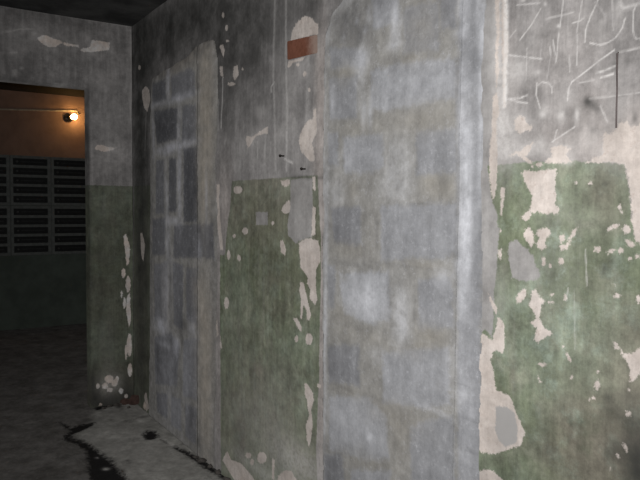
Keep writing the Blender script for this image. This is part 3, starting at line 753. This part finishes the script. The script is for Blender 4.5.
def two_tone(name, upper, lower, split, axis_stretch):
    n = NT(name)
    sx = n.t.nodes.new('ShaderNodeSeparateXYZ')
    n.t.links.new(n.oc, sx.inputs[0])
    mid = n.noise(6, 5, 0.6)
    u = n.mix(n.mr(mid, 0.3, 0.7), tuple(x * .75 for x in upper), upper)
    l = n.mix(n.mr(mid, 0.3, 0.7), tuple(x * .7 for x in lower), lower)
    m = n.mr(n.math('ADD', sx.outputs[2], n.math('MULTIPLY', mid, 0.01)), split - 0.004, split + 0.006)
    n.bump(n.noise(30, 4), 0.3, 0.004)
    return n.out(n.mix(m, l, u), 0.85)


M_side = two_tone('old_two_tone_paint', (.55, .54, .53), (.30, .36, .28), 1.45, 1)
M_lobby = two_tone('lobby_two_tone_paint', (.33, .215, .165), (.155, .185, .158), 1.45, 1)
for nm, b, m in (('wall_left', (XE, 1.8, -1.35, -1.25, 0, H), M_side), ('wall_back', (1.8, 1.9, -1.35, D + 0.15, 0, H), M_side),
                 ('wall_far', (XF - 0.1, XF, -1.6, 2.1, 0, H), M_lobby), ('wall_lobby_right', (XF, XE - 0.1, 2.0, 2.1, 0, H), M_lobby),
                 ('wall_lobby_left', (XF, XE - 0.1, -1.6, -1.5, 0, H), M_lobby)):
    bm = bmesh.new()
    box(bm, *b)
    struct(bm_obj(nm, bm, m))
# lobby side of the end wall, either side of the corridor
for y0, y1 in ((D + 0.15, 2.0), (-1.5, -1.35)):
    bm = bmesh.new()
    box(bm, XE - 0.10, XE, y0, y1, 0, H)
    struct(bm_obj('wall_lobby_near', bm, M_lobby))

# ================================================================== LETTERBOXES ON THE FAR WALL
M_case = plain('letterbox_frame_paint', (.16, .17, .162), 0.55, 0.0, 0.2)
M_ldoor = plain('letterbox_door_paint', (.010, .011, .011), 0.6, 0.0, 0.3)
M_lslot = plain('letterbox_flap_paint', (.022, .024, .024), 0.5, 0.0, 0.3)
M_lock = plain('dull_steel', (.06, .06, .058), 0.45, 0.4)
XM = XF + 0.14                      # face of the letterboxes
ctr = on_end([(10.5, 205), (51.5, 205)], XM)[:, 0]
pitch = ctr[1] - ctr[0]
top = on_end([(35, 155.5)], XM)[0, 1]
bot = on_end([(35, 255)], XM)[0, 1]
hh = (top - bot) / 2


def bank(name, loc, label):
    r = empty(name, loc, label, 'letterbox', 'banks of letterboxes on the far wall')
    W, Hh, Dp = pitch - 0.012, hh - 0.006, 0.135
    t, rail = 0.024, 0.028
    bm = bmesh.new()
    box(bm, -Dp, -Dp + 0.012, -W / 2, W / 2, 0, Hh)
    box(bm, -Dp, 0, -W / 2, -W / 2 + t, 0, Hh, 0.003)
    box(bm, -Dp, 0, W / 2 - t, W / 2, 0, Hh, 0.003)
    ch = (Hh - rail) / 5
    for k in range(6):
        box(bm, -Dp, -0.001, -W / 2 + t, W / 2 - t, k * ch, k * ch + rail, 0.002)
    bm_obj('casing', bm, M_case, r)
    for k in range(5):
        z0, z1 = k * ch + rail, (k + 1) * ch
        y0, y1 = -W / 2 + t + 0.003, W / 2 - t - 0.003
        bm = bmesh.new()
        box(bm, -0.040, -0.032, y0, y1, z0 + 0.002, z1 - 0.002, 0.002)
        d = bm_obj('door', bm, M_ldoor, r)
        bm = bmesh.new()
        box(bm, -0.032, -0.026, y0 + 0.075, y1 - 0.03, z0 + (z1 - z0) * 0.42, z0 + (z1 - z0) * 0.60, 0.002)
        bm_obj('flap', bm, M_lslot, d)
        bm = bmesh.new()
        zc = (z0 + z1) / 2
        tube(bm, [(-0.032, y0 + 0.04, zc), (-0.022, y0 + 0.04, zc), (-0.019, y0 + 0.04, zc)], [0.013, 0.013, 0.009], 12)
        bm_obj('lock', bm, M_lock, d)
    return r


colname = ['left-hand column cut by picture edge', 'middle column', 'right-hand column beside the opening jamb']
for i in range(3):
    yc = ctr[0] + pitch * (i - 0.5)
    for j, w in ((0, 'Lower'), (1, 'Upper')):
        bank('wall_mounted_letterbox', (XM, yc, bot + j * hh), f'{w} dark metal bank of five letterboxes, {colname[i]}')

# ================================================================== LAMP AND ITS CABLE
pb = on_end([(71.5, 117)], XF + 0.07)[0]
pl_ = on_end([(69, 117.5)], XF + 0.03)[0]
M_bake = plain('black_bakelite', (.02, .017, .015), 0.35)
n = NT('lit_bulb_glass')
n.b.inputs['Emission Color'].default_value = (1.0, 0.58, 0.20, 1)
n.b.inputs['Emission Strength'].default_value = 55.0
M_bulb = n.out((.9, .8, .6), 0.2)
base = Vector((XF, pl_[0], pl_[1]))
lamp = empty('wall_lamp', base, 'small bare bulb glowing warm orange on lobby wall above the letterboxes', 'lamp')
tip = Vector((XF + 0.075, pb[0] + 0.012, pb[1])) - base
ax = tip.normalized()
bm = bmesh.new()
tube(bm, [(0, 0, 0), (0.02, 0, 0), (0.026, 0, 0)], [0.045, 0.045, 0.036], 20)
bm_obj('mounting_plate', bm, M_bake, lamp, True)
bm = bmesh.new()
L = tip.length
tube(bm, [ax * 0.012, ax * 0.022, ax * 0.05, ax * 0.062], [0.024, 0.03, 0.03, 0.021], 18)
bm_obj('socket', bm, M_bake, lamp, True)
bm = bmesh.new()
prof = [(0.058, .013), (0.070, .016), (0.082, .026), (0.095, .029), (0.108, .031), (0.121, .029), (0.132, .024), (0.139, .010), (0.141, .002)]
tube(bm, [ax * a for a, _ in prof], [b for _, b in prof], 20)
bm_obj('bulb', bm, M_bulb, lamp, True)
pc = on_end([(-30, 108), (0, 109.3), (40, 110.3), (76, 111), (79, 113.5), (72, 116)], XF + 0.012)
bm = bmesh.new()
tube(bm, [(XF + 0.012, y, z) for y, z in pc[:-1]] + [(XF + 0.014, pl_[0] + 0.03, pl_[1] + 0.03)], 0.009, 8)
tag(bm_obj('cable', bm, plain('pale_flex', (.42, .36, .28), 0.6), None, True), 'pale electric cable running level along lobby wall to the lit bulb', 'cable')

# ================================================================== THINGS ON THE RIGHT-HAND WALL
# bare brick showing where the plaster has come away
q = on_right([(288.7, 41.5), (317.5, 35), (317.5, 53), (289, 60)])
bm = bmesh.new()
f = [bm.verts.new((x, D - 0.009, z)) for x, z in q]
b_ = [bm.verts.new((x, D + 0.08, z)) for x, z in q]
bm.faces.new(f)
bm.faces.new(b_[::-1])
for k in range(4):
    bm.faces.new((f[k], b_[k], b_[(k + 1) % 4], f[(k + 1) % 4]))
bmesh.ops.bevel(bm, geom=bm.edges[:], offset=0.003, segments=2, affect='EDGES')
n = NT('bare_red_brick')
fi = n.noise(40, 4, 0.7)
sx = n.t.nodes.new('ShaderNodeSeparateXYZ')
n.t.links.new(n.oc, sx.inputs[0])
worn = n.mr(n.math('ADD', sx.outputs[0], n.math('MULTIPLY', fi, 0.10)), q[1, 0] - 0.03, q[1, 0] + 0.06)
c = n.mix(n.mr(fi, 0.3, 0.7), (.115, .046, .028), (.165, .068, .044))
n.bump(fi, 0.5, 0.004)
brick = bm_obj('brick', bm, n.out(n.mix(n.math('MULTIPLY', worn, .8), c, (.27, .21, .18)), 0.9))
tag(brick, 'bare reddish brown brick under white plaster scar beside top of near doorway', 'brick')

M_iron = plain('rusted_iron', (.022, .018, .016), 0.6, 0.3)
for (px, py), lab in (((284.5, 156), 'dark nail in the grey wall, upper left of two above the green paint'), ((306, 169), 'dark nail in the grey wall just above the edge of green paint')):
    x, z = on_right([(px, py)])[0]
    bm = bmesh.new()
    tube(bm, [(x, D + 0.02, z), (x, D - 0.02, z), (x + 0.002, D - 0.022, z), (x + 0.002, D - 0.026, z)], [0.003, 0.003, 0.006, 0.005], 10)
    tag(bm_obj('nail', bm, M_iron, None, True), lab, 'nail')

pc = on_right([(619, 52.5), (617.8, 53.5), (617.4, 70), (617.6, 90), (617, 110), (616.8, 128)])
bm = bmesh.new()
tube(bm, [(x, D - 0.002, z) for x, z in pc], 0.0021, 8)
tag(bm_obj('cable', bm, plain('dark_cable', (.085, .07, .068), 0.6), None, True), 'thin dark cable hanging straight down the scratched wall at right', 'cable')

# ================================================================== RUBBLE ON THE FLOOR
def chunk(name, px, size, mat, label, group=None, squash=(1, 1, 1), seed=0):
    r = random.Random(seed)
    x, y = on_floor([px])[0]
    bm = bmesh.new()
    bmesh.ops.create_icosphere(bm, subdivisions=2, radius=1.0)
    pl = [(Vector((r.uniform(-1, 1), r.uniform(-1, 1), r.uniform(-1, 1))).normalized(), r.uniform(.55, .85)) for _ in range(9)]
    for v in bm.verts:
        for nn, dd in pl:
            k = v.co.dot(nn)
            if k > dd:
                v.co -= nn * (k - dd)
        v.co *= 1 + r.uniform(-.12, .12)
    rot = Matrix.Rotation(r.uniform(0, 6), 3, 'Z')
    for v in bm.verts:
        v.co = rot @ Vector((v.co.x * squash[0], v.co.y * squash[1], v.co.z * squash[2])) * size
    zmin = min(v.co.z for v in bm.verts)
    o = bm_obj(name, bm, mat, None, False, (x, y, -zmin + 0.0))
    return tag(o, label, 'rubble', group)


M_plas = plain('broken_plaster', (.40, .35, .31), 0.95, 0, 0.3, 30)
M_brk = plain('broken_brick', (.085, .052, .044), 0.95, 0, 0.3, 30)
M_dk = plain('sooty_rubble', (.075, .068, .062), 0.95, 0, 0.5, 40)
chunk('brick_chunk', (135, 405), 0.048, M_brk, 'dull red brick lump in the rubble at the corner of the walls', squash=(1.3, .9, .75), seed=3)
chunk('brick_chunk', (125, 405), 0.032, M_brk, 'smaller dull red brick lump left of the corner rubble', squash=(1.2, .9, .7), seed=4)
chunk('plaster_chunk', (147.5, 411), 0.036, M_plas, 'cream plaster lump at foot of the far blocked doorway', squash=(1, .7, 1.1), seed=5)
chunk('plaster_chunk', (101, 406), 0.026, M_plas, 'cream plaster crumb below the opening jamb', squash=(1.3, .8, .7), seed=6)
grp = 'dark rubble along the end wall'
for k, (px, s) in enumerate([((110, 407), .030), ((117, 406), .036), ((104, 409), .024), ((142, 404), .030), ((129, 408), .022)]):
    chunk('rubble_lump', px, s * 0.62, M_dk, 'dark sooty rubble lump on the floor against the end wall', grp, (1.5, .9, .55), 10 + k)
grp = 'dark rubble by the right wall'
for k, (px, s) in enumerate([((203, 462), .036), ((211, 467), .030), ((196, 458), .022), ((219, 474), .034), ((228, 481), .034)]):
    chunk('rubble_lump', px, s * 0.62, M_dk, 'dark sooty rubble lump on the floor along the foot of the right wall', grp, (1.5, .9, .5), 20 + k)

# ================================================================== LIGHT
ld = bpy.data.lights.new('camera_flash', 'SPOT')       # the photographer's flash
ld.energy = 225
ld.spot_size = math.radians(100)
ld.spot_blend = 1.0
ld.shadow_soft_size = 0.02
ld.color = (1.0, 0.985, 0.97)
fo = bpy.data.objects.new('camera_flash', ld)
fo.matrix_world = Matrix.Translation(Vector((0, 0, HC)) + Rm @ Vector((-0.04, 0.06, 0.0))) @ (Rm @ Matrix.Rotation(math.radians(-1), 3, 'Y')).to_4x4()
col.objects.link(fo)

w = bpy.data.worlds.new('world')
scene.world = w
w.use_nodes = True
w.node_tree.nodes['Background'].inputs[0].default_value = (0, 0, 0, 1)
scene.view_settings.view_transform = 'Standard'
scene.view_settings.look = 'None'
scene.view_settings.gamma = 1.0
scene.view_settings.use_curve_mapping = False
scene.view_settings.exposure = 0.0
